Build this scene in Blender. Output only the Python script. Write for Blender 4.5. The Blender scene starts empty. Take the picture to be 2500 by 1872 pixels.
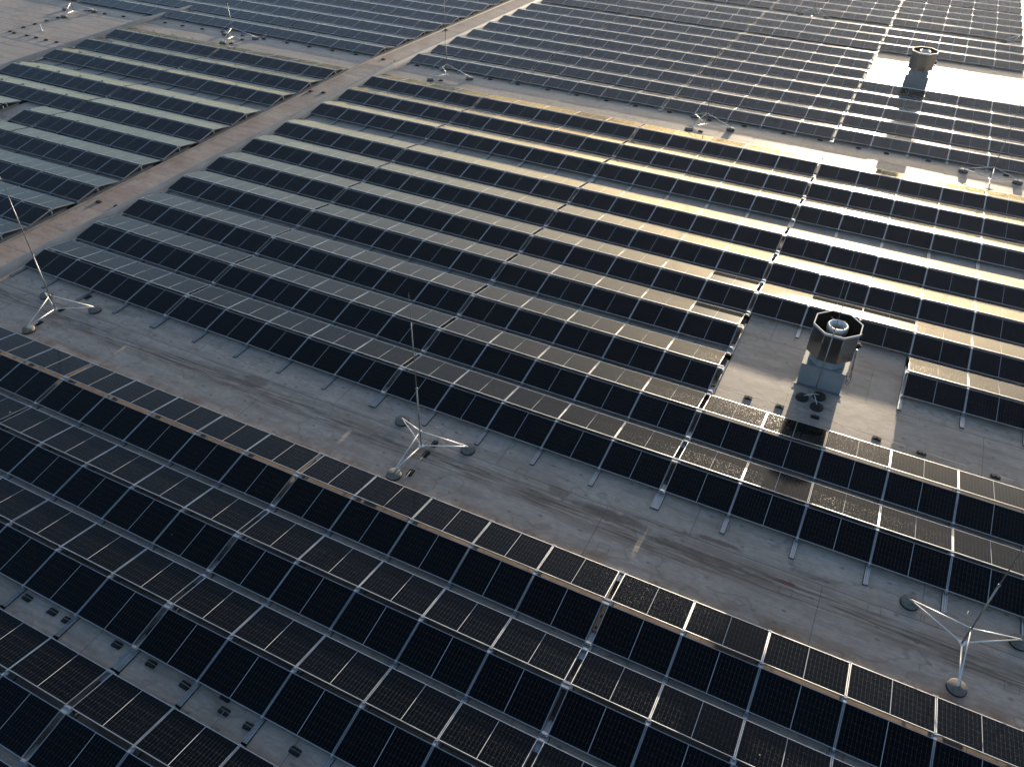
import bpy, math, random
from mathutils import Vector, Matrix
random.seed(7)
R = math.radians
sc = bpy.context.scene
COL = sc.collection

# ------------------------------------------------------------------ dimensions
L, W, GAP, BAY = 1.755, 1.038, 0.020, 0.1265      # module length, width, joint, extra joint between bays of five
PITCH = L + GAP
TILT = R(10.4)
H0 = 0.125                                        # height of the low module edge
WH, HV = 1.028, W * math.sin(TILT)
RG = 0.120                                        # open joint along the ridge
YB, SL = 29.0, -0.0413                            # the roof falls away beyond this line
SUN_EL, SUN_AZ = R(4.35), R(-0.6)
CAM = Vector((28.073, -12.03, 16.159)); F_PX = 1964.4
AZ, EL, RO = -.4545, .6878, .0147

def zroof(y): return SL * (y - YB) if y > YB else 0.0
def slope(y): return math.atan(SL) if y > YB else 0.0

fwd = Vector((math.sin(AZ) * math.cos(EL), math.cos(AZ) * math.cos(EL), -math.sin(EL)))
rt0 = fwd.cross(Vector((0, 0, 1))).normalized(); up0 = rt0.cross(fwd)
rt = math.cos(RO) * rt0 + math.sin(RO) * up0; upv = -math.sin(RO) * rt0 + math.cos(RO) * up0
def project(p):
    d = Vector(p) - CAM; z = d.dot(fwd)
    if z < 1: return None
    return 1250 + F_PX * d.dot(rt) / z, 936 - F_PX * d.dot(upv) / z, z
def seen(p, m=110):
    q = project(p)
    return q is not None and -m < q[0] < 2500 + m and -m < q[1] < 1872 + m

# ------------------------------------------------------------------ materials
def newmat(name):
    m = bpy.data.materials.new(name); m.use_nodes = True
    nt = m.node_tree; b = nt.nodes['Principled BSDF']
    return m, nt, b
def nd(nt, t, **k):
    n = nt.nodes.new(t)
    for a, v in k.items():
        if a.startswith('i_'):
            key = a[2:]; n.inputs[int(key) if key.isdigit() else key].default_value = v
        else: setattr(n, a, v)
    return n
def mth(nt, op, a, b=None, c=None, clamp=False):
    n = nt.nodes.new('ShaderNodeMath'); n.operation = op; n.use_clamp = clamp
    for i, v in enumerate((a, b, c)):
        if v is None: continue
        if isinstance(v, (int, float)): n.inputs[i].default_value = v
        else: nt.links.new(v, n.inputs[i])
    return n.outputs[0]
def mixc(nt, f, a, b, mode='MIX'):
    n = nt.nodes.new('ShaderNodeMix'); n.data_type = 'RGBA'; n.blend_type = mode
    for s, v in ((0, f), (6, a), (7, b)):
        if isinstance(v, (int, float)): n.inputs[s].default_value = v
        elif isinstance(v, tuple): n.inputs[s].default_value = (*v, 1) if len(v) == 3 else v
        else: nt.links.new(v, n.inputs[s])
    return n.outputs[2]
def ramp(nt, v, stops):
    n = nt.nodes.new('ShaderNodeValToRGB'); nt.links.new(v, n.inputs[0])
    e = n.color_ramp.elements
    while len(e) < len(stops): e.new(.5)
    for q, (p, c) in zip(e, stops):
        q.position = p; q.color = (c, c, c, 1) if isinstance(c, (int, float)) else (*c, 1)
    return n.outputs[0]
def maprange(nt, v, a, b, c=0., d=1.):
    n = nt.nodes.new('ShaderNodeMapRange'); n.interpolation_type = 'SMOOTHSTEP'
    nt.links.new(v, n.inputs[0])
    for i, x in zip((1, 2, 3, 4), (a, b, c, d)): n.inputs[i].default_value = x
    return n.outputs[0]
def noise(nt, vec, scale, detail=2., rough=.5, dim='3D'):
    n = nt.nodes.new('ShaderNodeTexNoise'); n.noise_dimensions = dim
    nt.links.new(vec, n.inputs['Vector']); n.inputs['Scale'].default_value = scale
    n.inputs['Detail'].default_value = detail; n.inputs['Roughness'].default_value = rough
    return n.outputs['Fac']
def mapping(nt, vec, scale=(1, 1, 1), loc=(0, 0, 0), rot=(0, 0, 0)):
    n = nt.nodes.new('ShaderNodeMapping'); nt.links.new(vec, n.inputs[0])
    n.inputs['Scale'].default_value = scale; n.inputs['Location'].default_value = loc; n.inputs['Rotation'].default_value = rot
    return n.outputs[0]
def simple(name, col, rough, metal=0., spec=.5, var=.12, vs=6., bump=0.):
    m, nt, b = newmat(name)
    geo = nt.nodes.new('ShaderNodeNewGeometry').outputs['Position']
    n = noise(nt, geo, vs, 4.)
    dark = tuple(c * (1 - var) for c in col); lite = tuple(min(1, c * (1 + var)) for c in col)
    nt.links.new(mixc(nt, ramp(nt, n, [(.3, 0.), (.7, 1.)]), dark, lite), b.inputs['Base Color'])
    b.inputs['Roughness'].default_value = rough; b.inputs['Metallic'].default_value = metal
    b.inputs['Specular IOR Level'].default_value = spec
    nt.links.new(mth(nt, 'ADD', mth(nt, 'MULTIPLY', n, .16), rough - .08), b.inputs['Roughness'])
    if bump:
        bp = nt.nodes.new('ShaderNodeBump'); bp.inputs['Strength'].default_value = bump; bp.inputs['Distance'].default_value = .01
        nt.links.new(noise(nt, geo, vs * 14, 3.), bp.inputs['Height']); nt.links.new(bp.outputs[0], b.inputs['Normal'])
    return m

def glass_mat(name, film, spec, r0, dew):
    """solar glass: dark cells with thin silver grid, faint film of dew and dust"""
    m, nt, b = newmat(name)
    uv = nt.nodes.new('ShaderNodeUVMap').outputs[0]
    geo = nt.nodes.new('ShaderNodeNewGeometry').outputs['Position']
    s = nt.nodes.new('ShaderNodeSeparateXYZ'); nt.links.new(uv, s.inputs[0])
    U, V = s.outputs[0], s.outputs[1]                      # metres on the module; U also carries 10 m x the module's own number
    num = mth(nt, 'FLOOR', mth(nt, 'DIVIDE', U, 10.)); U = mth(nt, 'SUBTRACT', U, mth(nt, 'MULTIPLY', num, 10.))
    orn = nt.nodes.new('ShaderNodeObjectInfo').outputs['Random']
    cellvar = nt.nodes.new('ShaderNodeTexWhiteNoise'); cellvar.noise_dimensions = '1D'
    nt.links.new(mth(nt, 'ADD', mth(nt, 'MULTIPLY', num, 3.17), mth(nt, 'MULTIPLY', orn, 977.)), cellvar.inputs['W'])
    # middle strip
    mid = mth(nt, 'LESS_THAN', mth(nt, 'ABSOLUTE', mth(nt, 'SUBTRACT', U, L / 2)), .0065)
    cw = (L / 2 - .030 - .008) / 10
    ul = mth(nt, 'SUBTRACT', mth(nt, 'ABSOLUTE', mth(nt, 'SUBTRACT', U, L / 2)), .008)
    fu = mth(nt, 'PINGPONG', ul, cw / 2)                   # 0 at a cell border
    ch = (W - .056) / 6
    fv = mth(nt, 'PINGPONG', mth(nt, 'SUBTRACT', V, .028), ch / 2)
    # pingpong over half a cell gives distance to the nearest border at even multiples; fold again
    fu = mth(nt, 'PINGPONG', ul, cw / 2); 
    du = mth(nt, 'MINIMUM', mth(nt, 'MODULO', ul, cw), mth(nt, 'SUBTRACT', cw, mth(nt, 'MODULO', ul, cw)))
    vv = mth(nt, 'ADD', mth(nt, 'SUBTRACT', V, .028), ch)
    dv = mth(nt, 'MINIMUM', mth(nt, 'MODULO', vv, ch), mth(nt, 'SUBTRACT', ch, mth(nt, 'MODULO', vv, ch)))
    lu = mth(nt, 'LESS_THAN', du, .0016); lv = mth(nt, 'LESS_THAN', dv, .0011)
    dia = mth(nt, 'LESS_THAN', mth(nt, 'ADD', du, dv), .0075)
    edge = mth(nt, 'MAXIMUM', mth(nt, 'LESS_THAN', V, .027), mth(nt, 'GREATER_THAN', V, W - .027))
    edge = mth(nt, 'MAXIMUM', edge, mth(nt, 'LESS_THAN', U, .027)); edge = mth(nt, 'MAXIMUM', edge, mth(nt, 'GREATER_THAN', U, L - .027))
    grid = mth(nt, 'ADD', mth(nt, 'MULTIPLY', lu, .50), mth(nt, 'MULTIPLY', lv, .30))
    grid = mth(nt, 'MAXIMUM', grid, mth(nt, 'MULTIPLY', dia, .75), clamp=True)
    cell = mixc(nt, cellvar.outputs['Value'], (.0004, .0008, .0018), (.0010, .0018, .0038))
    col = mixc(nt, grid, cell, (.11, .11, .115))
    col = mixc(nt, edge, col, (.012, .014, .018))
    col = mixc(nt, mid, col, (.42, .43, .45))
    # dust film, standing in for haze on the far blocks: patchy, heavier at the low edge of the module (V runs from the low edge up)
    d1 = noise(nt, mapping(nt, geo, (1, 1, 1)), 1.1, 4., .6); d2 = noise(nt, geo, 9., 3.)
    dust = mth(nt, 'MULTIPLY', ramp(nt, d1, [(.35, .25), (.75, 1.)]), ramp(nt, d2, [(.3, .6), (.7, 1.)]))
    low = maprange(nt, V, .16, .02, 0., 1.)
    dust = mth(nt, 'MULTIPLY', dust, mth(nt, 'ADD', mth(nt, 'MULTIPLY', mth(nt, 'POWER', cellvar.outputs['Value'], 3.), 2.2), .5))
    dust = mth(nt, 'ADD', mth(nt, 'MULTIPLY', dust, film), mth(nt, 'MULTIPLY', low, film * 1.6), clamp=True)
    col = mixc(nt, dust, col, (.30, .28, .25))
    nt.links.new(col, b.inputs['Base Color'])
    b.inputs['IOR'].default_value = 1.5
    b.inputs['Specular IOR Level'].default_value = spec
    # a few droppings and dried splashes
    vd = nt.nodes.new('ShaderNodeTexVoronoi'); vd.voronoi_dimensions = '3D'; nt.links.new(mapping(nt, geo, (1, 1.3, 0)), vd.inputs['Vector']); vd.inputs['Scale'].default_value = .62
    drop = mth(nt, 'MULTIPLY', maprange(nt, mth(nt, 'ADD', vd.outputs['Distance'], mth(nt, 'MULTIPLY', mth(nt, 'SUBTRACT', d2, .5), .04)), .020, .010), .75)
    col = mixc(nt, drop, col, (.38, .37, .34)); nt.links.new(col, b.inputs['Base Color'])
    # dew specks
    sp = noise(nt, mapping(nt, geo, (1, .72, 1)), 34., 2.5, .65)
    dewpatch = ramp(nt, noise(nt, geo, .22, 2.), [(.35, .4), (.65, 1.)])
    speck = mth(nt, 'MULTIPLY', ramp(nt, sp, [(.55, 0.), (.66, 1.)]), dewpatch)
    nt.links.new(mth(nt, 'ADD', mth(nt, 'MULTIPLY', speck, dew), mth(nt, 'ADD', mth(nt, 'MULTIPLY', d1, .05), mth(nt, 'ADD', mth(nt, 'MULTIPLY', cellvar.outputs['Value'], .035), r0 - .012))), b.inputs['Roughness'])
    bp = nt.nodes.new('ShaderNodeBump'); bp.inputs['Strength'].default_value = .22; bp.inputs['Distance'].default_value = .004
    nt.links.new(sp, bp.inputs['Height'])
    b2 = nt.nodes.new('ShaderNodeBump'); b2.inputs['Strength'].default_value = .10; b2.inputs['Distance'].default_value = .004
    nt.links.new(noise(nt, geo, 2.2, 1.), b2.inputs['Height']); nt.links.new(b2.outputs[0], bp.inputs['Normal'])
    nt.links.new(bp.outputs[0], b.inputs['Normal'])
    return m

def roof_mat():
    m, nt, b = newmat('roof_membrane')
    geo = nt.nodes.new('ShaderNodeNewGeometry').outputs['Position']
    s = nt.nodes.new('ShaderNodeSeparateXYZ'); nt.links.new(geo, s.inputs[0]); X, Y = s.outputs[0], s.outputs[1]
    n1 = noise(nt, geo, .35, 5., .6); n2 = noise(nt, geo, 3.2, 5., .65); n3 = noise(nt, geo, 28., 3., .6)
    st = noise(nt, mapping(nt, geo, (.35, 2.6, 1)), 1.0, 5., .62)
    col = mixc(nt, ramp(nt, n1, [(.3, 0.), (.7, 1.)]), (.425, .345, .285), (.590, .480, .395))
    col = mixc(nt, mth(nt, 'MULTIPLY', ramp(nt, n2, [(.35, 1.), (.62, 0.)]), .30), col, (.215, .165, .130))
    col = mixc(nt, mth(nt, 'MULTIPLY', ramp(nt, st, [(.47, 0.), (.66, 1.)]), .50), col, (.215, .155, .110))
    col = mixc(nt, mth(nt, 'MULTIPLY', n3, .18), col, (.19, .16, .14))
    # rusty wash on the gangway between the expansion joints
    gang = mth(nt, 'MULTIPLY', maprange(nt, X, -2.6, -2.2), maprange(nt, X, .3, -.4))
    n4 = noise(nt, mapping(nt, geo, (.5, .9, 1)), .8, 5., .6)
    col = mixc(nt, mth(nt, 'MULTIPLY', gang, ramp(nt, n4, [(.30, .05), (.66, .62)])), col, (.270, .165, .115))
    # rust in front of the far low edge of the foreground block
    e1 = mth(nt, 'MULTIPLY', maprange(nt, Y, .10, .28), maprange(nt, Y, .85, .30))
    n5 = noise(nt, mapping(nt, geo, (1, 1.2, 1)), 1.1, 4., .6)
    col = mixc(nt, mth(nt, 'MULTIPLY', e1, ramp(nt, n5, [(.44, 0.), (.64, .85)])), col, (.20, .105, .055))
    # washed streaks down the middle of the front walkway
    yw = mth(nt, 'ADD', Y, mth(nt, 'MULTIPLY', mth(nt, 'SUBTRACT', noise(nt, mapping(nt, geo, (.22, .0, 0)), 1.0, 3.), .5), .9))
    band = mth(nt, 'MULTIPLY', maprange(nt, yw, 1.15, 1.5), maprange(nt, yw, 2.15, 1.75))
    st2 = noise(nt, mapping(nt, geo, (.5, 9., 1)), 1.3, 5., .65)
    col = mixc(nt, mth(nt, 'MULTIPLY', band, ramp(nt, st2, [(.40, 0.), (.60, .92)])), col, (.125, .080, .052))
    # two brown trails and one red patch
    def blob(cx, cy, rx, ry, rot=0.):
        v = mapping(nt, geo, (1 / rx, 1 / ry, 0), (-cx / rx, -cy / ry, 0))
        ln = nt.nodes.new('ShaderNodeVectorMath'); ln.operation = 'LENGTH'; nt.links.new(v, ln.inputs[0])
        return maprange(nt, mth(nt, 'ADD', ln.outputs[1], mth(nt, 'MULTIPLY', mth(nt, 'SUBTRACT', n2, .5), 1.5)), 1.15, .55)
    for cx, cy, rx, ry, c, a in ((28.8, 1.86, .30, .075, (.15, .035, .030), .9), (24.2, 1.95, 1.2, .16, (.10, .065, .05), .75),
                                 (27.0, 2.35, .75, .09, (.11, .06, .045), .75), (26.6, 1.72, 1.7, .13, (.10, .07, .055), .7),
                                 (12.2, 2.0, .55, .28, (.13, .09, .06), .6), (5.4, 2.9, .8, .2, (.14, .09, .06), .5),
                                 (29.3, 2.35, .5, .08, (.12, .08, .06), .6), (22.6, 2.1, .35, .18, (.12, .08, .06), .6)):
        col = mixc(nt, mth(nt, 'MULTIPLY', blob(cx, cy, rx, ry), a), col, c)
    # heel of standing water: faint tide rings, and bonded repair patches
    pn = noise(nt, mapping(nt, geo, (.8, 1.1, 1), (3, 7, 0)), .62, 3., .55)
    ring = mth(nt, 'MULTIPLY', maprange(nt, mth(nt, 'ABSOLUTE', mth(nt, 'SUBTRACT', pn, .57)), .016, .002), .34)
    col = mixc(nt, ring, col, (.15, .12, .095))
    col = mixc(nt, mth(nt, 'MULTIPLY', maprange(nt, pn, .57, .66), .22), col, (.42, .40, .38))
    pv_ = nt.nodes.new('ShaderNodeTexVoronoi'); pv_.voronoi_dimensions = '2D'; pv_.distance = 'CHEBYCHEV'; nt.links.new(mapping(nt, geo, (.37, .41, 1), (.3, .1, 0)), pv_.inputs['Vector']); pv_.inputs['Scale'].default_value = 1.
    pd = pv_.outputs['Distance']
    col = mixc(nt, mth(nt, 'MULTIPLY', maprange(nt, mth(nt, 'ABSOLUTE', mth(nt, 'SUBTRACT', pd, .055)), .006, .001), .55), col, (.10, .085, .075))
    fine = noise(nt, mapping(nt, geo, (1.2, 5., 1)), 3.2, 5., .7)
    col = mixc(nt, mth(nt, 'MULTIPLY', ramp(nt, fine, [(.42, .24), (.56, 0.)]), 1.), col, (.16, .135, .115))
    # small dark blots over fixings
    vo = nt.nodes.new('ShaderNodeTexVoronoi'); vo.voronoi_dimensions = '2D'; nt.links.new(mapping(nt, geo, (.9, 1.5, 1)), vo.inputs['Vector']); vo.inputs['Scale'].default_value = 1.0
    col = mixc(nt, mth(nt, 'MULTIPLY', maprange(nt, vo.outputs['Distance'], .085, .02), .55), col, (.10, .085, .075))
    # welded seams of the sheets: long seams along X every 1.9 m, cross seams every 9 m offset per strip
    wob = mth(nt, 'MULTIPLY', mth(nt, 'SUBTRACT', noise(nt, geo, 1.3, 2.), .5), .05)
    ys = mth(nt, 'ADD', mth(nt, 'ADD', Y, wob), 40.0 + .55)
    my = mth(nt, 'MODULO', ys, 1.9)
    seam = maprange(nt, mth(nt, 'ABSOLUTE', mth(nt, 'SUBTRACT', my, .95)), .022, .006)
    shade = maprange(nt, mth(nt, 'ABSOLUTE', mth(nt, 'SUBTRACT', my, 1.01)), .06, .0)
    strip = mth(nt, 'FLOOR', mth(nt, 'DIVIDE', mth(nt, 'SUBTRACT', ys, .95), 1.9))
    xs = mth(nt, 'ADD', mth(nt, 'ADD', X, wob), mth(nt, 'MULTIPLY', strip, 3.37)); mx = mth(nt, 'MODULO', mth(nt, 'ADD', xs, 400.), 5.6)
    cross = maprange(nt, mth(nt, 'ABSOLUTE', mth(nt, 'SUBTRACT', mx, 2.)), .018, .004)
    sm = mth(nt, 'MAXIMUM', mth(nt, 'MULTIPLY', seam, .80), mth(nt, 'MULTIPLY', cross, .70))
    sm = mth(nt, 'MAXIMUM', sm, mth(nt, 'MULTIPLY', shade, .20))
    col = mixc(nt, mth(nt, 'MULTIPLY', sm, ramp(nt, n2, [(.3, .6), (.6, 1.)])), col, (.085, .072, .065))
    nt.links.new(col, b.inputs['Base Color'])
    b.inputs['Specular IOR Level'].default_value = .38
    nt.links.new(mth(nt, 'ADD', mth(nt, 'MULTIPLY', n2, .22), .38), b.inputs['Roughness'])
    bp = nt.nodes.new('ShaderNodeBump'); bp.inputs['Strength'].default_value = .5; bp.inputs['Distance'].default_value = .010
    h = mth(nt, 'ADD', mth(nt, 'MULTIPLY', n2, .8), mth(nt, 'MULTIPLY', n3, .18)); h = mth(nt, 'ADD', h, mth(nt, 'MULTIPLY', seam, .08))
    nt.links.new(h, bp.inputs['Height']); nt.links.new(bp.outputs[0], b.inputs['Normal'])
    return m

M = dict(
    roof=roof_mat(),
    glass=glass_mat('solar_glass', .0010, .17, .028, .34), glass_far=glass_mat('solar_glass_hazed', .024, .28, .075, .2),  # far blocks: paler film put into the glass colour in place of haze
    glass_dirty=glass_mat('solar_glass_dirty', .30, .02, .42, .1),
    alu=simple('anodised_aluminium', (.62, .63, .65), .36, 1., vs=3.),
    alu2=simple('rail_aluminium', (.48, .49, .50), .45, .85, vs=5.),
    back=simple('backsheet', (.45, .45, .45), .6),
    kerb=simple('kerb_membrane', (.20, .21, .22), .55, vs=1.2, var=.2),
    flash=simple('joint_flashing', (.25, .21, .175), .6, vs=2., var=.25),
    galv=simple('galvanised_sheet', (.42, .385, .35), .20, 1., vs=2.2, var=.15),
    lightpaint=simple('light_painted_sheet', (.42, .44, .46), .55, vs=2.), ring=simple('pale_zinc', (.66, .66, .64), .38, .35), legs=simple('dull_aluminium', (.72, .72, .72), .45, .5, vs=4.),
    paint=simple('grey_painted_sheet', (.21, .23, .25), .5, vs=1.5),
    steel=simple('bright_steel', (.72, .72, .72), .25, 1.),
    black=simple('black_rubber', (.012, .012, .013), .75, vs=20.),
    dark=simple('dark_interior', (.010, .010, .011), .6),
    conc=simple('concrete', (.165, .150, .135), .85, vs=14., var=.25, bump=.5),
    mast=simple('weathered_mast', (.30, .29, .28), .45, .8),
    white=simple('white_plastic', (.65, .65, .63), .45),
    wire=simple('wire', (.22, .21, .20), .6, .0),
    hill=simple('wooded_hill', (.050, .056, .045), .9, vs=.02, var=.4),
)

# ------------------------------------------------------------------ mesh helpers
class MB:
    def __init__(s): s.v = []; s.f = []; s.m = []; s.uv = {}; s.smooth = []
    def quad(s, pts, mi=0, uv=None, sm=False):
        k = len(s.v); s.v += [tuple(p) for p in pts]; s.f.append(tuple(range(k, k + len(pts)))); s.m.append(mi); s.smooth.append(sm)
        if uv: s.uv[len(s.f) - 1] = uv
    def box(s, a, b, mi=0, mat=None):
        x0, y0, z0 = a; x1, y1, z1 = b
        P = [Vector(p) for p in ((x0, y0, z0), (x1, y0, z0), (x1, y1, z0), (x0, y1, z0), (x0, y0, z1), (x1, y0, z1), (x1, y1, z1), (x0, y1, z1))]
        if mat is not None: P = [mat @ p for p in P]
        k = len(s.v); s.v += [tuple(p) for p in P]
        for f in ((0, 3, 2, 1), (4, 5, 6, 7), (0, 1, 5, 4), (1, 2, 6, 5), (2, 3, 7, 6), (3, 0, 4, 7)):
            s.f.append(tuple(k + i for i in f)); s.m.append(mi); s.smooth.append(False)
    def tube(s, p, q, r, r2=None, n=10, mi=0, caps=True):
        p, q = Vector(p), Vector(q); d = (q - p).normalized(); r2 = r if r2 is None else r2
        a = d.orthogonal().normalized(); b = d.cross(a); k = len(s.v)
        for c, rr in ((p, r), (q, r2)):
            for i in range(n):
                t = 2 * math.pi * i / n; s.v.append(tuple(c + rr * (math.cos(t) * a + math.sin(t) * b)))
        for i in range(n):
            j = (i + 1) % n; s.f.append((k + i, k + j, k + n + j, k + n + i)); s.m.append(mi); s.smooth.append(True)
        if caps:
            s.f.append(tuple(k + i for i in reversed(range(n)))); s.m.append(mi); s.smooth.append(False)
            s.f.append(tuple(k + n + i for i in range(n))); s.m.append(mi); s.smooth.append(False)
    def path(s, pts, r, n=8, mi=0):
        for a, b in zip(pts, pts[1:]): s.tube(a, b, r, n=n, mi=mi)
    def lathe(s, prof, n=40, mi=0, c=(0, 0, 0), ph=0., smooth=True, closed=False):
        k = len(s.v); cx, cy, cz = c
        for r, z in prof:
            for i in range(n):
                t = ph + 2 * math.pi * i / n; s.v.append((cx + r * math.cos(t), cy + r * math.sin(t), cz + z))
        rng = range(len(prof) if closed else len(prof) - 1)
        for a in rng:
            b_ = (a + 1) % len(prof)
            for i in range(n):
                j = (i + 1) % n
                s.f.append((k + a * n + i, k + a * n + j, k + b_ * n + j, k + b_ * n + i)); s.m.append(mi); s.smooth.append(smooth)
    def mesh(s, name, mats):
        me = bpy.data.meshes.new(name); me.from_pydata(s.v, [], s.f)
        for x in mats: me.materials.append(x)
        me.polygons.foreach_set('material_index', s.m); me.polygons.foreach_set('use_smooth', s.smooth)
        if s.uv:
            ul = me.uv_layers.new(name='UVMap')
            for fi, uvs in s.uv.items():
                p = me.polygons[fi]
                for li, c in zip(p.loop_indices, uvs): ul.data[li].uv = c
        me.update(); return me
def link(name, data, parent=None, loc=(0, 0, 0), rot=(0, 0, 0)):
    o = bpy.data.objects.new(name, data); COL.objects.link(o); o.location = loc; o.rotation_euler = rot
    if parent: o.parent = parent
    return o
def tag(o, label=None, cat=None, group=None, kind=None):
    if label: o['label'] = label
    if cat: o['category'] = cat
    if group: o['group'] = group
    if kind: o['kind'] = kind
    return o
ORD = ['first', 'second', 'third', 'fourth', 'fifth', 'sixth', 'seventh', 'eighth', 'ninth', 'tenth', 'eleventh', 'twelfth', 'thirteenth', 'fourteenth', 'fifteenth', 'sixteenth', 'seventeenth', 'eighteenth', 'nineteenth', 'twentieth', 'twenty-first', 'twenty-second']

# ------------------------------------------------------------------ roof
mb = MB()
ys = [-120, -60, -40, YB, 60, 100, 150]
xs = [-160, -60, 0, 36, 90, 180]
for i in range(len(ys) - 1):
    for j in range(len(xs) - 1):
        mb.quad([(xs[j], ys[i], zroof(ys[i])), (xs[j + 1], ys[i], zroof(ys[i])), (xs[j + 1], ys[i + 1], zroof(ys[i + 1])), (xs[j], ys[i + 1], zroof(ys[i + 1]))])
tag(link('roof_surface', mb.mesh('roof_surface', [M['roof']])), 'wide flat grey membrane roof with brown stains carrying every solar panel', 'roof', kind='structure')

# low wooded skyline beyond the roof: it is what the glass mirrors just under the low sun
mb = MB(); rh = random.Random(11); n = 160; prev = None; hh = 27.
for i in range(n + 1):
    a = -1.9 + 3.8 * i / n; hh += (rh.random() - .5) * 5 + (26 - hh) * .12
    top = hh + rh.random() * 2.5; c, s_ = math.sin(a), math.cos(a)
    ring = [(r_ * c, r_ * s_, z) for r_, z in ((640, -30), (690, top * .55 - 6), (730, top), (800, top * .6), (900, -30))]
    if prev:
        for j in range(4): mb.quad([prev[j], ring[j], ring[j + 1], prev[j + 1]])
    prev = ring
tag(link('hills', mb.mesh('hills', [M['hill']])), 'low dark wooded hills on the horizon beyond the roof', 'hills', kind='structure')

def strip(name, x0, x1, h, y0, y1, mat, crown):
    """long raised joint running away from the camera: rounded section swept along Y over the bend"""
    mb = MB(); n = 9; prof = []
    for i in range(n):
        t = i / (n - 1); x = x0 + (x1 - x0) * t
        z = h * (1 - abs(2 * t - 1) ** crown) if crown else (h if 0 < i < n - 1 else 0.)
        prof.append((x, z))
    yy = [y0]
    while yy[-1] < y1: yy.append(min(y1, yy[-1] + 2.4))
    yy.append(YB) if y0 < YB < y1 else None
    yy = sorted(set(yy)); k = 0; rnd = random.Random(3)
    for y in yy:
        w = (rnd.random() - .5) * .02
        for x, z in prof: mb.v.append((x + w, y, zroof(y) + z))
    for a in range(len(yy) - 1):
        for i in range(n - 1):
            mb.f.append((a * n + i, a * n + i + 1, (a + 1) * n + i + 1, (a + 1) * n + i)); mb.m.append(0); mb.smooth.append(True)
    return link(name, mb.mesh(name, [mat]))
tag(strip('roof_kerb', -.66, -.16, .25, -14, 92, M['kerb'], 2.2), 'raised slate grey kerb along the left ends of the central panel rows', 'kerb', 'raised kerbs over the expansion joints')
tag(strip('roof_kerb', -20.62, -20.12, .25, 8, 33.5, M['kerb'], 2.2), 'raised grey kerb beyond the left ends of the left block, ending at the far walkway', 'kerb', 'raised kerbs over the expansion joints')
tag(strip('joint_flashing', -2.40, -2.20, .055, -8, 92, M['flash'], 4), 'low brown flashing strip along the right ends of the left panel rows', 'flashing')

# ------------------------------------------------------------------ modules
LIP, TH = .0135, .035
def frame_geo(mb, T, mi=0):
    """module frame as a ring; T maps module space (x, y up the slope, z normal, top at 0)"""
    o = [(0, 0), (L, 0), (L, W), (0, W)]; i_ = [(LIP, LIP), (L - LIP, LIP), (L - LIP, W - LIP), (LIP, W - LIP)]
    k = len(mb.v)
    for ring, z in ((o, -TH), (o, 0), (i_, 0), (i_, -.008)):
        mb.v += [tuple(T @ Vector((x, y, z))) for x, y in ring]
    for a in range(3):
        for j in range(4):
            q = (j + 1) % 4
            mb.f.append((k + a * 4 + j, k + a * 4 + q, k + a * 4 + 4 + q, k + a * 4 + 4 + j)); mb.m.append(mi); mb.smooth.append(False)
def sheet_geo(mb, T, mi=0, mb_back=1, num=0):
    p = [(LIP, LIP), (L - LIP, LIP), (L - LIP, W - LIP), (LIP, W - LIP)]
    mb.quad([T @ Vector((x, y, -.0035)) for x, y in p], mi, uv=[(x + 10 * num, y) for x, y in p])
    mb.quad([T @ Vector((x, y, -.009)) for x, y in reversed(p)], mb_back)
I4 = Matrix.Identity(4)
fm = MB(); frame_geo(fm, I4); FRAME = fm.mesh('frame', [M['alu']])
sm_ = MB(); sheet_geo(sm_, I4); SHEET = sm_.mesh('cell_sheet', [M['glass'], M['back']])
smf = MB(); sheet_geo(smf, I4); SHEET_F = smf.mesh('cell_sheet_hazed', [M['glass_far'], M['back']])
SHEET_D = smf.mesh('cell_sheet_dirty', [M['glass_dirty'], M['back']])

MAIN_Y = [3.30, 5.67, 8.035, 10.57, 12.93, 15.29, 17.69, 20.66, 23.09, 25.45]
FORE_Y = [-1.935, -4.30, -6.64, -9.49, -11.86, -14.22]
LEFT_Y = [25.30, 22.93, 20.55, 17.56, 15.16, 12.82, 10.45, 7.96, 5.58, 3.22]
FAR_Y = [30.46, 32.93, 35.26, 37.54, 39.89, 42.17, 44.51, 46.82, 49.70, 52.08, 54.40, 58.0, 60.4, 62.75, 65.1, 67.95, 70.3, 72.7, 75.1, 78.0, 80.4, 82.8, 85.2]
def gx(k): return k * PITCH + BAY * ((k + 1) // 5)             # left end of module k on the main grid
LP, LBAY, LX = 1.722, .125, -2.46                              # the blocks left of the gangway
def lx(k): return LX - (k + 1) * LP + .02 - LBAY * (k // 5)   # k counts away from the gangway
mods = []      # (matrix, block, row, k, side, dusty)
DIRTY = {('central', 3, 13), ('central', 4, 13), ('central', 4, 15), ('central', 4, 16)}
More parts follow.
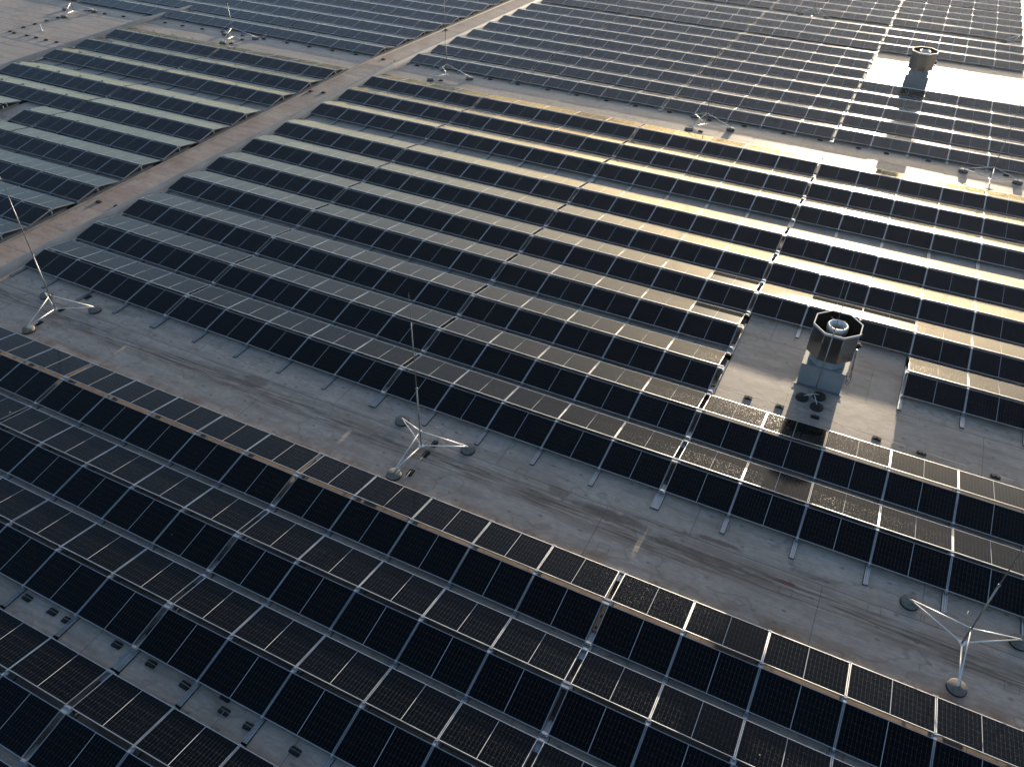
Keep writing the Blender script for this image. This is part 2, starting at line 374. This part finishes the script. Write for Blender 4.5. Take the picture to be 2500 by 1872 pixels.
def add_row(block, row, y, ks, xf, yaw=0., pivot=None, scale=1., hazed_or_dirty=False):
    sl = slope(y)
    for k in ks:
        for side in (0, 1):
            jx, jz = random.gauss(0, .0028), random.gauss(0, .0022)
            x = xf(k)
            if side == 0: loc = Vector((x, y, H0)); rx = TILT
            else: loc = Vector((x + L * scale, y + 2 * WH + RG, H0)); rx = TILT
            T = Matrix.Translation(loc) @ Matrix.Rotation(math.pi if side else 0, 4, 'Z') @ Matrix.Rotation(rx + jx, 4, 'X') @ Matrix.Rotation(jz, 4, 'Y') @ Matrix.Diagonal((scale, 1, 1, 1))
            if sl:   # lay the block on the falling part of the roof
                T = Matrix.Translation((0, YB, 0)) @ Matrix.Rotation(sl, 4, 'X') @ Matrix.Translation((0, -YB, 0)) @ T
            if yaw: T = Matrix.Translation(pivot) @ Matrix.Rotation(yaw, 4, 'Z') @ Matrix.Translation(-Vector(pivot)) @ T
            c = T @ Vector((L / 2, W / 2, 0))
            if seen(c, 190): mods.append((T, block, row, k, side, 2 if side and (block, row, k) in DIRTY else int(hazed_or_dirty), project(c)[2]))
for r, y in enumerate(MAIN_Y):
    ks = range(0, 19)
    if r == 2: ks = range(0, 14)
    if r == 3: ks = list(range(0, 14)) + [17, 18]
    add_row('central', r, y, ks, gx)
for r, y in enumerate(FORE_Y): add_row('foreground', r, y, range(0, 20), gx)
LYAW = .017
for r, y in enumerate(LEFT_Y):
    ks = range(0, 10)
    if r == 5: ks = [0, 1, 2, 3, 4, 5, 7, 8, 9]
    add_row('left', r, y, ks, lx, LYAW, (LX, y, 0), scale=LP / PITCH)
for r, y in enumerate(FAR_Y):
    ks = range(0, 19)
    if r in (5, 6, 7): ks = range(0, 14)
    add_row('far right', r, y, ks, gx, hazed_or_dirty=True)
    add_row('far left', r, y, range(0, 30), lx, .004, (LX, y, zroof(y)), scale=LP / PITCH, hazed_or_dirty=True)
vis = [m for m in mods if seen(m[0] @ Vector((L / 2, W / 2, 0)), 40)]
vis.sort(key=lambda m: m[6]); near = vis[:300]; nid = {id(m) for m in near}
BW = {'central': ('beyond front walkway', 'central block'), 'foreground': ('before front walkway', 'foreground block'), 'left': ('left of gangway', 'left block'), 'far right': ('of far block', 'far block'), 'far left': ('of far left block', 'far left block')}
def bay(k, block):
    if block == 'left': return k // 5, k % 5
    b = (k + 1) // 5; return b, (k - (5 * b - 1)) if b else k
for T, block, row, k, side, hazed_or_dirty, d in near:
    o = link('solar_panel', None); o.matrix_world = T; o.empty_display_size = .3
    link('frame', FRAME, o); link('cell_sheet', (SHEET, SHEET_F, SHEET_D)[hazed_or_dirty], o)
    b, j = bay(k, block)
    w = BW[block][0]
    tag(o, '%s panel, %s of %s bay from left, %s row %s' % ('dark near-side' if side == 0 else 'dirt-coated far-side' if hazed_or_dirty == 2 else 'paler far-side', ORD[j], ORD[b], ORD[row], w), 'solar panel', 'solar panels on the low east-west tents')
mb = MB()
for mi_, m in enumerate(mods):
    if id(m) in nid: continue
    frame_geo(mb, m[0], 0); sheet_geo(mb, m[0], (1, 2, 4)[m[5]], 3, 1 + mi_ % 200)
tag(link('solar_panels', mb.mesh('solar_panels', [M['alu'], M['glass'], M['glass_far'], M['back'], M['glass_dirty']])), 'all the remaining dark solar panels receding in long rows across the roof', 'solar panels', kind='stuff')

# ------------------------------------------------------------------ mounting rails
def track_geo(mb, y0, y1, double):
    for cx in ((-.058, .058) if double else (0.,)):
        mb.box((cx - .054, y0, .012), (cx + .054, y1, .030))
        for rx in (-.050, 0., .050): mb.box((cx + rx - .006, y0, .0302), (cx + rx + .006, y1, .056))
def feet_geo(mb, y0, y1, double):
    w = .125 if double else .066
    mb.box((-w, y0 - .012, .001), (w, y1 + .012, .0118))
def gap_shade_mesh():  # black strip added in the bay gaps to stand in for their shade
    mb = MB(); mb.box((-.062, .36, .0565), (.062, 2 * WH + RG - .26, .084)); mb.box((-.062, .36, .0841), (-.050, 2 * WH + RG - .26, .089)); mb.box((.050, .36, .0841), (.062, 2 * WH + RG - .26, .089))
    for i in range(5): mb.box((-.03 + .004 * i, .50 + .34 * i, .0842), (.02, .56 + .34 * i, .090))
    return mb
def post_mesh(double):
    mb = MB(); w = .085 if double else .032
    for sx in ((-w, w) if double else (0.,)):
        mb.box((sx - .022, -.030, .0565), (sx + .022, .030, H0 + HV - .052))
    top = H0 + HV
    mb.box((-w - .028, -RG / 2 - .03, top - .050), (w + .028, RG / 2 + .03, top - .038))
    mb.box((-w, -RG / 2 - .025, top - .0379), (w, -RG / 2 + .030, top + .007)); mb.box((-w, RG / 2 - .030, top - .0379), (w, RG / 2 + .025, top + .007))
    return mb
def clamp_mesh(double):
    mb = MB(); w = .080 if double else .030
    mb.box((-w, -.035, .0565), (w, .035, H0 - .036)); mb.box((-w * .72, -.024, H0 - .0359), (w * .72, .026, H0 + .010))
    return mb
POST = {d: post_mesh(d).mesh('ridge_post', [M['alu2']]) for d in (0, 1)}
CLAMP = {d: clamp_mesh(d).mesh('low_clamp', [M['alu2']]) for d in (0, 1)}
GAP_SHADE = gap_shade_mesh().mesh('gap_shade', [M['black']])
def xform_add(dst, src, off):
    k = len(dst.v); dst.v += [(x + off[0], y + off[1], z + off[2]) for x, y, z in src.v]
    dst.f += [tuple(i + k for i in f) for f in src.f]; dst.m += src.m; dst.smooth += src.smooth
def rail(x, y0, y1, rows, double, label, group, detailed, loc_y):
    """one rail line: rows are y of the near low edges of the tents it carries; local y = world y - loc_y along the roof"""
    sl = slope(loc_y)
    if detailed:
        o = link('mounting_rail', None, loc=(x, loc_y, zroof(loc_y)), rot=(sl, 0, 0))
        mb = MB(); track_geo(mb, y0 - loc_y, y1 - loc_y, double); link('track', mb.mesh('track', [M['alu2']]), o)
        mb = MB(); feet_geo(mb, y0 - loc_y, y1 - loc_y, double); link('rubber_mat', mb.mesh('rubber_mat', [M['black']]), o)
        for y in rows:
            if double: link('gap_shade', GAP_SHADE, o, (0, y - loc_y, 0))
            link('ridge_post', POST[double], o, (0, y - loc_y + WH + RG / 2, 0))
            link('low_clamp', CLAMP[double], o, (0, y - loc_y, 0)); link('low_clamp', CLAMP[double], o, (0, y - loc_y + 2 * WH + RG, 0))
    else:
        mb = MB(); track_geo(mb, y0 - loc_y, y1 - loc_y, double)
        p, c = post_mesh(double), clamp_mesh(double)
        for y in rows:
            xform_add(mb, p, (0, y - loc_y + WH + RG / 2, 0)); xform_add(mb, c, (0, y - loc_y, 0)); xform_add(mb, c, (0, y - loc_y + 2 * WH + RG, 0))
        if double:
            k = len(mb.f)
            for y in rows: xform_add(mb, gap_shade_mesh(), (0, y - loc_y, 0))
            for i in range(k, len(mb.f)): mb.m[i] = 1
        o = link('mounting_rail', mb.mesh('mounting_rail', [M['alu2'], M['black']]), loc=(x, loc_y, zroof(loc_y)), rot=(sl, 0, 0))
    return tag(o, label, 'mounting rail', group)
def rail_seen(x, y0, y1):
    n = 12
    return any(seen((x, y0 + (y1 - y0) * i / n, zroof(y0 + (y1 - y0) * i / n)), 30) for i in range(n + 1))
def colx(k): return gx(k) - GAP / 2 if (k % 5 != 4 or k == 0) else gx(k) - GAP / 2 - BAY / 2
def segs(block, name, Y, groups, cols, xf, dbl, detailed, front=.63, rear=.10, skip=None):
    for gi, g in enumerate(groups):
        for k in cols:
            rows = [Y[i] for i in g if not (skip and skip(k, i))]
            if not rows: continue
            rows.sort(); x = xf(k); y0 = rows[0] - front; y1 = rows[-1] + 2 * WH + RG + rear
            if not rail_seen(x, y0, y1): continue
            rail(x, y0, y1, rows, 1 if dbl(k) else 0, 'silver rail under panel joint %s from the left, %s group of rows, %s' % (ORD[k] if k < 22 else str(k), ORD[gi], name), 'mounting rails under the ' + name, detailed, rows[0])
isd = lambda k: k % 5 == 4 and k < 19
endx = lambda k: colx(k) if 0 < k < 19 else (gx(0) + .06 if k == 0 else gx(18) + L - .05)
segs('central', 'central block', MAIN_Y, [(0, 1), (2,), (3,), (4, 5, 6), (7, 8, 9)], range(0, 20), endx, isd, True,
     skip=lambda k, i: (i == 2 and k > 14) or (i == 3 and 14 < k < 17))
segs('foreground', 'foreground block', FORE_Y, [(0, 1, 2), (3, 4, 5)], range(0, 20), endx, isd, True)
ldx = lambda k: (LX - .06) if k == 0 else (lx(9) + .06 if k == 10 else LX - k * LP + .01 - LBAY * (k // 5) + (LBAY / 2 if k % 5 == 0 else 0))
segs('left', 'left block', LEFT_Y, [(0, 1, 2), (3, 4), (5,), (6, 7), (8, 9)], range(0, 11), ldx, lambda k: k == 5, True, skip=lambda k, i: False)
FG = [tuple(range(0, 8)), (8, 9, 10), (11, 12, 13, 14), (15, 16, 17, 18), (19, 20, 21, 22)]
segs('far right', 'far block', FAR_Y, FG, range(0, 20), endx, isd, False, front=.35, skip=lambda k, i: i in (5, 6, 7) and k > 14)
segs('far left', 'far left block', FAR_Y, FG[:3], range(0, 15), lambda k: (LX - .06) if k == 0 else LX - k * LP + .01 - LBAY * (k // 5) + (LBAY / 2 if k % 5 == 0 else 0), lambda k: k % 5 == 0 and k > 0, False, front=.35)

# ------------------------------------------------------------------ ballast under the right ends of the left rows
bl = MB(); bl.box((-.10, -.20, 0), (.10, .20, .08)); BAL = bl.mesh('ballast_block', [M['conc']])
for r, y in enumerate(LEFT_Y):
    for j, dy in enumerate((.45, 1.25, 1.65)):
        if seen((LX, y + dy, 0), 20):
            o = link('ballast_block', BAL, loc=(LX - .20 + random.uniform(-.03, .03), y + dy, .0005), rot=(0, 0, random.uniform(-.06, .06)))
            tag(o, 'grey concrete ballast block, %s under the gangway end of the %s left row' % (ORD[j], ORD[r]), 'ballast block', 'ballast blocks at the gangway ends of the left rows')

# ------------------------------------------------------------------ roof fans
def octo(r, z, ph=math.pi / 8): return [(r * math.cos(ph + i * math.pi / 4), r * math.sin(ph + i * math.pi / 4), z) for i in range(8)]
def fan(x, y, label):
    o = link('roof_fan', None, loc=(x, y, zroof(y)))
    b = MB(); hw, hd = .655, .60
    b.box((-hw, -hd, 0), (hw, hd, .745)); b.box((-hw - .02, -hd - .02, .7455), (hw + .02, hd + .02, .785))
    b.box((-hw - .06, -hd - .06, .001), (hw + .06, hd + .06, .018))
    link('curb_box', b.mesh('curb_box', [M['paint']]), o)
    b = MB()
    for sx in (-1, 1):
        for i in range(5): b.tube((sx * (hw + .019), -.5 + .25 * i, .765), (sx * (hw + .032), -.5 + .25 * i, .765), .012, n=6)
    for i in range(6): b.tube((-.55 + .22 * i, -hd - .019, .765), (-.55 + .22 * i, -hd - .032, .765), .012, n=6)
    b.box((-hw - .10, -hd - .085, .0185), (hw + .10, -hd - .0601, .026)); link('flashing_trim', b.mesh('flashing_trim', [M['mast']]), o)
    b = MB(); b.lathe([(.60, .786), (.52, .95), (.50, 1.08)], 8, ph=math.pi / 8, smooth=False)
    b.box((-.36, -.36, .786), (.36, .36, 1.06)); link('neck', b.mesh('neck', [M['paint']]), o)
    ap = .675; rc = ap / math.cos(math.pi / 8)
    b = MB(); b.lathe([(rc - .012, 1.10), (rc, 1.10), (rc, 2.08), (rc - .012, 2.08)], 8, ph=math.pi / 8, smooth=False, closed=True)
    for i in range(8):    # folded seams at the corners
        t = math.pi / 8 + i * math.pi / 4; c, s_ = math.cos(t), math.sin(t)
        b.tube((rc * c, rc * s_, 1.12), (rc * c, rc * s_, 2.03), .006, n=6)
    wb = link('wind_band', b.mesh('wind_band', [M['galv']]), o)
    b = MB(); b.lathe([(rc + .004, 2.035), (rc + .020, 2.035), (rc + .020, 2.105), (rc - .016, 2.105), (rc - .016, 2.095), (rc + .004, 2.095)], 8, ph=math.pi / 8, smooth=False, closed=True)
    link('top_flange', b.mesh('top_flange', [M['lightpaint']]), wb)
    b = MB(); b.lathe([(rc - .0125, 1.13), (rc - .0125, 2.06)], 8, ph=math.pi / 8, smooth=False)
    b.quad([(p[0], p[1], 1.30) for p in octo(rc - .013, 0)]); link('dark_lining', b.mesh('dark_lining', [M['dark']]), wb)
    b = MB(); b.lathe([(.185, 1.45), (.19, 1.80), (.205, 1.98), (.235, 2.055), (.275, 2.075), (.305, 2.06), (.318, 2.02), (.318, 1.90), (.30, 1.88), (.29, 1.40)], 48, closed=False)
    ring = link('outlet_ring', b.mesh('outlet_ring', [M['ring']]), o)
    for t in (.9, 4.0, 2.4, 5.5): bx = MB(); bx.tube((.26 * math.cos(t), .26 * math.sin(t), 2.05), (.26 * math.cos(t), .26 * math.sin(t), 2.12), .012, n=8); link('bolt', bx.mesh('bolt', [M['mast']]), ring)
    b = MB(); b.lathe([(.189, 1.80), (0.05, 1.82), (.0, 1.82)], 24); b.tube((0, 0, 1.78), (0, 0, 1.93), .05, n=16)
    for i in range(6):
        t = i * math.pi / 3; b.box((.05, -.035, -.004), (.19, .035, .004), mat=Matrix.Translation((0, 0, 1.86)) @ Matrix.Rotation(t, 4, 'Z') @ Matrix.Rotation(.5, 4, 'X'))
    link('impeller', b.mesh('impeller', [M['mast']]), ring)
    b = MB()
    for t in (-1.15, 1.99): b.box((.30, -.018, 1.90), (ap - .02, .018, 1.94), mat=Matrix.Rotation(t, 4, 'Z'))
    link('stay', b.mesh('stay', [M['alu2']]), o)
    b = MB(); b.box((.69, -.02, 1.42), (.78, .10, 1.60)); b.box((.78, 0.01, 1.46), (.83, .07, 1.54)); b.box((.69, .0, 1.80), (.74, .10, 1.92))
    iso = link('isolator_switch', b.mesh('isolator_switch', [M['black']]), o)
    b = MB(); b.path([(.74, -.04, 1.40), (.76, -.10, 1.1), (.80, -.16, .72), (.84, -.30, .42), (.80, -.42, .30), (.74, -.46, .36), (.70, -.47, .62), (.67, -.50, .80)], .014)
    b.path([(.72, 0.0, 1.40), (.74, -.06, 1.1), (.77, -.10, .74), (.79, -.22, .45), (.75, -.34, .35)], .012)
    link('cable', b.mesh('cable', [M['mast']]), iso)
    tag(o, label, 'roof fan', 'octagonal roof fans')
    return o
fan(28.13, 10.47, 'octagonal metal roof fan on a grey box in the clearing beside the three round weights')
fan(28.07, 42.66, 'distant octagonal roof fan standing in the bright sunlit clearing near the top right')

# ------------------------------------------------------------------ lightning masts
def foot_mesh():
    b = MB(); b.lathe([(.0, .118), (.175, .118), (.195, .105), (.205, .045)], 28, 0); b.lathe([(.205, .045), (.215, .040), (.215, .002), (0., .002)], 28, 1)
    b.box((-.03, -.02, .1185), (.03, .02, .135), 2)
    return b.mesh('concrete_foot', [M['conc'], M['black'], M['steel']])
FOOT = foot_mesh()
def mast(x, y, feet, label, tip=5.3, apex=.66):
    z0 = zroof(y)
    o = link('lightning_mast', None, loc=(x, y, z0))
    for fx, fy in feet:
        dx, dy = fx - x, fy - y; dz = zroof(fy) - z0
        link('concrete_foot', FOOT, o, (dx, dy, dz), (0, 0, math.atan2(dy, dx)))
        b = MB(); b.tube((dx, dy, dz + .15), (dx * .07, dy * .07, .115), .017, n=8); link('leg', b.mesh('leg', [M['legs']]), o)
        b = MB(); b.tube((dx, dy, dz + .16), (dx * .02, dy * .02, apex), .015, n=8); link('brace', b.mesh('brace', [M['legs']]), o)
    b = MB(); pts = [(f[0] - x, f[1] - y) for f in feet]
    pts.sort(key=lambda p: math.atan2(p[1], p[0])); q = [(p[0] * .11, p[1] * .11) for p in pts]
    for z in (.100, .112): b.quad([(a, c, z) for a, c in (q if z > .105 else reversed(q))])
    for i in range(3):
        a, c = q[i], q[(i + 1) % 3]; b.quad([(a[0], a[1], .100), (c[0], c[1], .100), (c[0], c[1], .112), (a[0], a[1], .112)])
    link('hub_plate', b.mesh('hub_plate', [M['legs']]), o)
    b = MB(); b.tube((0, 0, .113), (0, 0, tip * .42), .021, n=12); b.tube((0, 0, tip * .42), (0, 0, tip * .83), .014, .012, n=10); b.tube((0, 0, tip * .83), (0, 0, tip), .007, .003, n=8)
    b.lathe([(.021, 0), (.030, .005), (.030, .055), (.021, .06)], 14, c=(0, 0, tip * .42 - .03)); b.lathe([(.021, 0), (.034, .004), (.034, .05), (.021, .055)], 14, c=(0, 0, apex - .03))
    link('pole', b.mesh('pole', [M['mast']]), o)
    return tag(o, label, 'lightning mast', 'lightning masts on three concrete feet')
mast(18.44, 1.82, [(17.34, 2.52), (19.67, 2.35), (18.33, .55)], 'tall lightning mast on three round feet, middle of the front walkway')
mast(3.45, 1.85, [(2.36, 2.34), (4.62, 2.50), (3.60, .62)], 'tall lightning mast on three round feet at the left end of the front walkway')
mast(32.74, 1.93, [(31.57, 2.60), (33.93, 2.60), (32.72, .73)], 'lightning mast on three round feet near the right edge of the front walkway')
mast(18.92, 29.22, [(18.06, 30.25), (20.25, 29.25), (18.34, 28.23)], 'lightning mast in the second walkway, in front of the sunlit far block', 5.0)
mast(3.25, 29.45, [(2.35, 30.40), (4.67, 29.60), (2.84, 28.25)], 'lightning mast beside the gangway crossing, left end of the second walkway', 5.0)
mast(32.45, 29.02, [(31.32, 29.54), (33.64, 29.38), (32.43, 27.74)], 'lightning mast on the bright gold strip of the second walkway, far right', 5.0)
mast(-12.55, 29.02, [(-13.58, 29.35), (-11.29, 29.62), (-12.41, 27.82)], 'lightning mast in front of the far left block, above the left rows', 5.0)
mast(-26.35, 28.25, [(-27.35, 28.37), (-25.24, 29.01), (-25.97, 27.08)], 'lightning mast among black wire holders in the top left corner', 5.0)
mast(19.5, 57.35, [(18.5, 57.75), (20.5, 57.7), (19.4, 56.65)], 'faraway lightning mast in the narrow third walkway, top middle', 5.0)
mast(33.75, 57.35, [(32.9, 57.7), (34.7, 57.7), (33.3, 56.7)], 'faraway lightning mast at the right end of the third walkway', 5.0)
# the mast on three round weights in front of the near fan
o = link('lightning_mast', None, loc=(28.08, 9.15, 0))
for fx, fy in ((-.30, .0), (.17, .29), (.19, -.26)):
    b = MB(); b.lathe([(0, .10), (.15, .10), (.155, .085), (.165, .085), (.17, .07), (.19, .068), (.19, .03), (.205, .028), (.205, .002), (0, .002)], 28)
    f = link('round_weight', b.mesh('round_weight', [M['black']]), o, (fx, fy, 0))
    b = MB(); b.tube((fx * .9, fy * .9, .11), (0, 0, .30), .012, n=8); link('leg', b.mesh('leg', [M['legs']]), o)
b = MB(); b.tube((0, 0, .28), (0, 0, 2.6), .018, n=12); b.tube((0, 0, 2.6), (0, 0, 4.3), .011, n=10); b.tube((0, 0, 4.3), (0, 0, 5.2), .006, .003, n=8)
link('pole', b.mesh('pole', [M['mast']]), o)
tag(o, 'slim lightning mast on three dark round weights in front of the near roof fan', 'lightning mast')

# ------------------------------------------------------------------ wire holders and conductor wires
b = MB()
b.box((-.115, -.075, .002), (.115, .075, .050)); b.box((-.085, -.055, .0502), (.085, .055, .078)); b.box((-.018, -.05, .0782), (.018, .05, .098))
for sx in (-1, 1): b.box((sx * .118 - .012, -.05, .002), (sx * .118 + .012, .05, .032))
b.v = [(x, y, z * .74) for x, y, z in b.v]
HOLD = b.mesh('wire_holder', [M['black']])
def holder(x, y, label, group, rz=0.):
    tag(link('wire_holder', HOLD, loc=(x, y, zroof(y)), rot=(slope(y), 0, rz + random.uniform(-.08, .08))), label, 'wire holder', group)
def wire(pts, label, r=.0055):
    mb = MB(); mb.path([(x, y, zroof(y) + z) for x, y, z in pts], r, n=6)
    tag(link('conductor_wire', mb.mesh('conductor_wire', [M['wire']])), label, 'wire')
LINES = [
 ('front edge of the foreground walkway', [(12.83, -6.80), (13.68, -6.80), (14.17, -6.81), (15.69, -6.75), (16.73, -6.75), (17.76, -6.80), (18.74, -6.62), (18.92, -6.87), (19.61, -6.90), (20.79, -6.88), (22.4, -6.9)], 'narrow lane between the third and fourth foreground rows'),
 ('fan clearing', [(26.28, 8.37), (27.25, 8.41), (28.31, 8.41), (30.11, 8.28), (31.35, 8.22), (33.29, 8.17)], 'fan clearing behind the second central row'),
 ('second walkway', [(.69, 30.22), (3.38, 28.5), (5.74, 30.17), (7.52, 30.22), (9.42, 30.22), (11.22, 30.22), (13.01, 30.22), (14.72, 30.22), (16.65, 30.22), (18.9, 30.11), (18.93, 28.3), (20.73, 30.20), (22.78, 30.2), (24.6, 30.2), (26.5, 30.1), (27.82, 30.06), (29.73, 30.12), (31.66, 30.15), (33.16, 30.10)], 'second walkway before the far block'),
 ('gangway crossing', [(-.80, 29.76), (-.84, 30.20), (-1.75, 30.22), (-2.06, 38.39), (-2.15, 23.52), (-1.39, 23.68), (-1.85, 8.44), (-.85, 8.51)], 'gangway between the kerb and the flashing'),
 ('far left walkway', [(-24.19, 29.0), (-22.58, 29.15), (-20.83, 29.2), (-19.02, 29.47), (-17.46, 29.49), (-15.8, 29.59), (-14.18, 29.73), (-12.47, 29.74), (-11.84, 28.99), (-11.93, 28.05), (-10.79, 29.86), (-8.97, 29.95), (-7.23, 30.01), (-5.51, 30.1), (-3.76, 30.15)], 'walkway in front of the far left block'),
 ('top left line', [(-26.3, 23.09), (-25.76, 22.97), (-24.58, 23.0), (-23.68, 22.96), (-22.72, 22.92), (-21.76, 22.93), (-20.95, 22.94)], 'line heading left from the left block kerb'),
 ('top left column', [(-26.32, 24.11), (-26.29, 24.97), (-26.27, 25.88), (-26.23, 26.77), (-26.0, 28.95), (-25.7, 29.0)], 'line heading to the corner lightning mast'),
 ('front walkway middle', [(18.69, 2.14), (18.69, 1.67), (18.69, .84)], 'front walkway beside the middle mast'),
 ('front walkway left', [(3.72, 2.98), (3.55, 2.01), (3.55, 1.06)], 'front walkway beside the left mast'),
]
for nm, pts, where in LINES:
    for i, (x, y) in enumerate(pts):
        holder(x, y, 'black rubber wire holder, %s in the %s' % (ORD[i], where), 'wire holders in the ' + nm, rz=math.pi / 2 if 'column' in nm or nm.startswith('front walkway') else 0)
zz = .074
wire([(10, -6.82, zz)] + [(x, y, zz) for x, y in LINES[0][1] if abs(y + 6.8) < .12] + [(24, -6.92, zz)], 'thin wire across the black holders between foreground rows')
wire([(18.95, -6.87, zz), (18.95, -7.3, .03)], 'short bare wire branching under the fourth foreground row')
wire([(18.69, 2.9, .03), (18.69, 2.14, zz), (18.69, 1.67, zz), (18.69, .84, zz), (18.68, .25, .03)], 'thin wire crossing the front walkway beside the middle mast')
wire([(18.47, 1.83, .62), (18.72, 2.02, .75), (18.86, 2.15, .72), (18.87, 2.20, .45), (18.75, 2.14, .12)], 'looped pale cable from the middle mast down to its holder')
wire([(32.74, 1.95, .42), (32.62, 2.15, .62), (32.66, 2.42, .66), (32.80, 2.55, .40), (32.95, 2.72, .06)], 'looped pale cable at the right front mast')
wire([(3.72, 3.1, .06), (3.72, 2.98, zz), (3.55, 2.01, zz), (3.55, 1.06, zz), (3.55, .4, .03)], 'thin wire crossing the front walkway beside the left mast')
wire([(25.2, 8.40, .05)] + [(x, y, zz) for x, y in LINES[1][1]] + [(34, 8.17, zz)], 'thin wire along the holders in the fan clearing')
wire([(-.2, 30.2, .05), (.69, 30.22, zz), (5.74, 30.17, zz), (16.65, 30.22, zz), (22.78, 30.2, zz), (33.9, 30.08, zz)], 'long thin wire along the second walkway')
wire([(-26.0, 29.0, zz), (-20.83, 29.2, zz), (-12.47, 29.74, zz), (-3.0, 30.2, zz)], 'long thin wire in front of the far left block')
wire([(-26.3, 23.05, zz), (-20.95, 22.94, zz)], 'thin wire running left from the left block kerb')
wire([(-26.31, 23.1, zz), (-26.2, 28.9, zz)], 'thin wire running up to the corner mast')
wire([(-13.4, 12.95, .12), (-13.6, 12.9, .03), (-14.1, 13.1, .02), (-14.4, 13.5, .04), (-14.5, 13.6, .25)], 'black cable sagging across the gap in the left row', .014)

# small vent pipe top left
b = MB(); b.lathe([(.11, .002), (.10, .02), (.052, .04), (.050, .40), (.040, .40), (.040, .2)], 18)
tag(link('vent_pipe', b.mesh('vent_pipe', [M['white']]), loc=(-24.7, 24.2, 0)), 'short pale vent pipe standing alone in the top left corner', 'vent pipe')

# ------------------------------------------------------------------ light
w = bpy.data.worlds.new('World'); sc.world = w; w.use_nodes = True
nt = w.node_tree; bg = nt.nodes['Background']
sky = nt.nodes.new('ShaderNodeTexSky'); sky.sky_type = 'NISHITA'; sky.sun_disc = False
sky.sun_elevation = SUN_EL; sky.sun_rotation = SUN_AZ; sky.altitude = 200; sky.air_density = 0.7; sky.dust_density = 1.5; sky.ozone_density = 1.35
nt.links.new(sky.outputs[0], bg.inputs[0]); bg.inputs[1].default_value = .15
sd = bpy.data.lights.new('sun', 'SUN'); sd.energy = 5.0; sd.angle = R(.55); sd.color = (1, .84, .62)
so = link('sun', sd)
tosun = Vector((math.sin(SUN_AZ) * math.cos(SUN_EL), math.cos(SUN_AZ) * math.cos(SUN_EL), math.sin(SUN_EL)))
so.rotation_euler = tosun.to_track_quat('Z', 'Y').to_euler(); so.location = (0, 60, 30)

# ------------------------------------------------------------------ haze
hm = bpy.data.materials.new('haze'); hm.use_nodes = True; hn = hm.node_tree
for n_ in list(hn.nodes):
    if n_.type == 'BSDF_PRINCIPLED': hn.nodes.remove(n_)
pv = hn.nodes.new('ShaderNodeVolumePrincipled'); pv.inputs['Color'].default_value = (.92, .94, .97, 1); pv.inputs['Density'].default_value = .00009; pv.inputs['Anisotropy'].default_value = .82
hn.links.new(pv.outputs[0], hn.nodes['Material Output'].inputs['Volume'])
b = MB(); b.box((-170, -125, -7), (185, 155, 19)); tag(link('haze', b.mesh('haze', [hm])), kind='stuff', label='thin pale haze hanging over the whole roof')

# ------------------------------------------------------------------ camera
cd = bpy.data.cameras.new('camera'); cd.sensor_width = 36; cd.lens = 36 * F_PX / 2500; cd.clip_start = .5; cd.clip_end = 2000
co = link('camera', cd); co.matrix_world = Matrix.Translation(CAM) @ Matrix((rt, upv, -fwd)).transposed().to_4x4()
sc.camera = co
sc.view_settings.view_transform = 'Standard'; sc.view_settings.look = 'None'
sc.view_settings.exposure = 1.25; sc.view_settings.gamma = 1.0
sc.cycles.max_bounces = 6; sc.cycles.glossy_bounces = 4; sc.cycles.diffuse_bounces = 3
sc.cycles.sample_clamp_indirect = 6.0
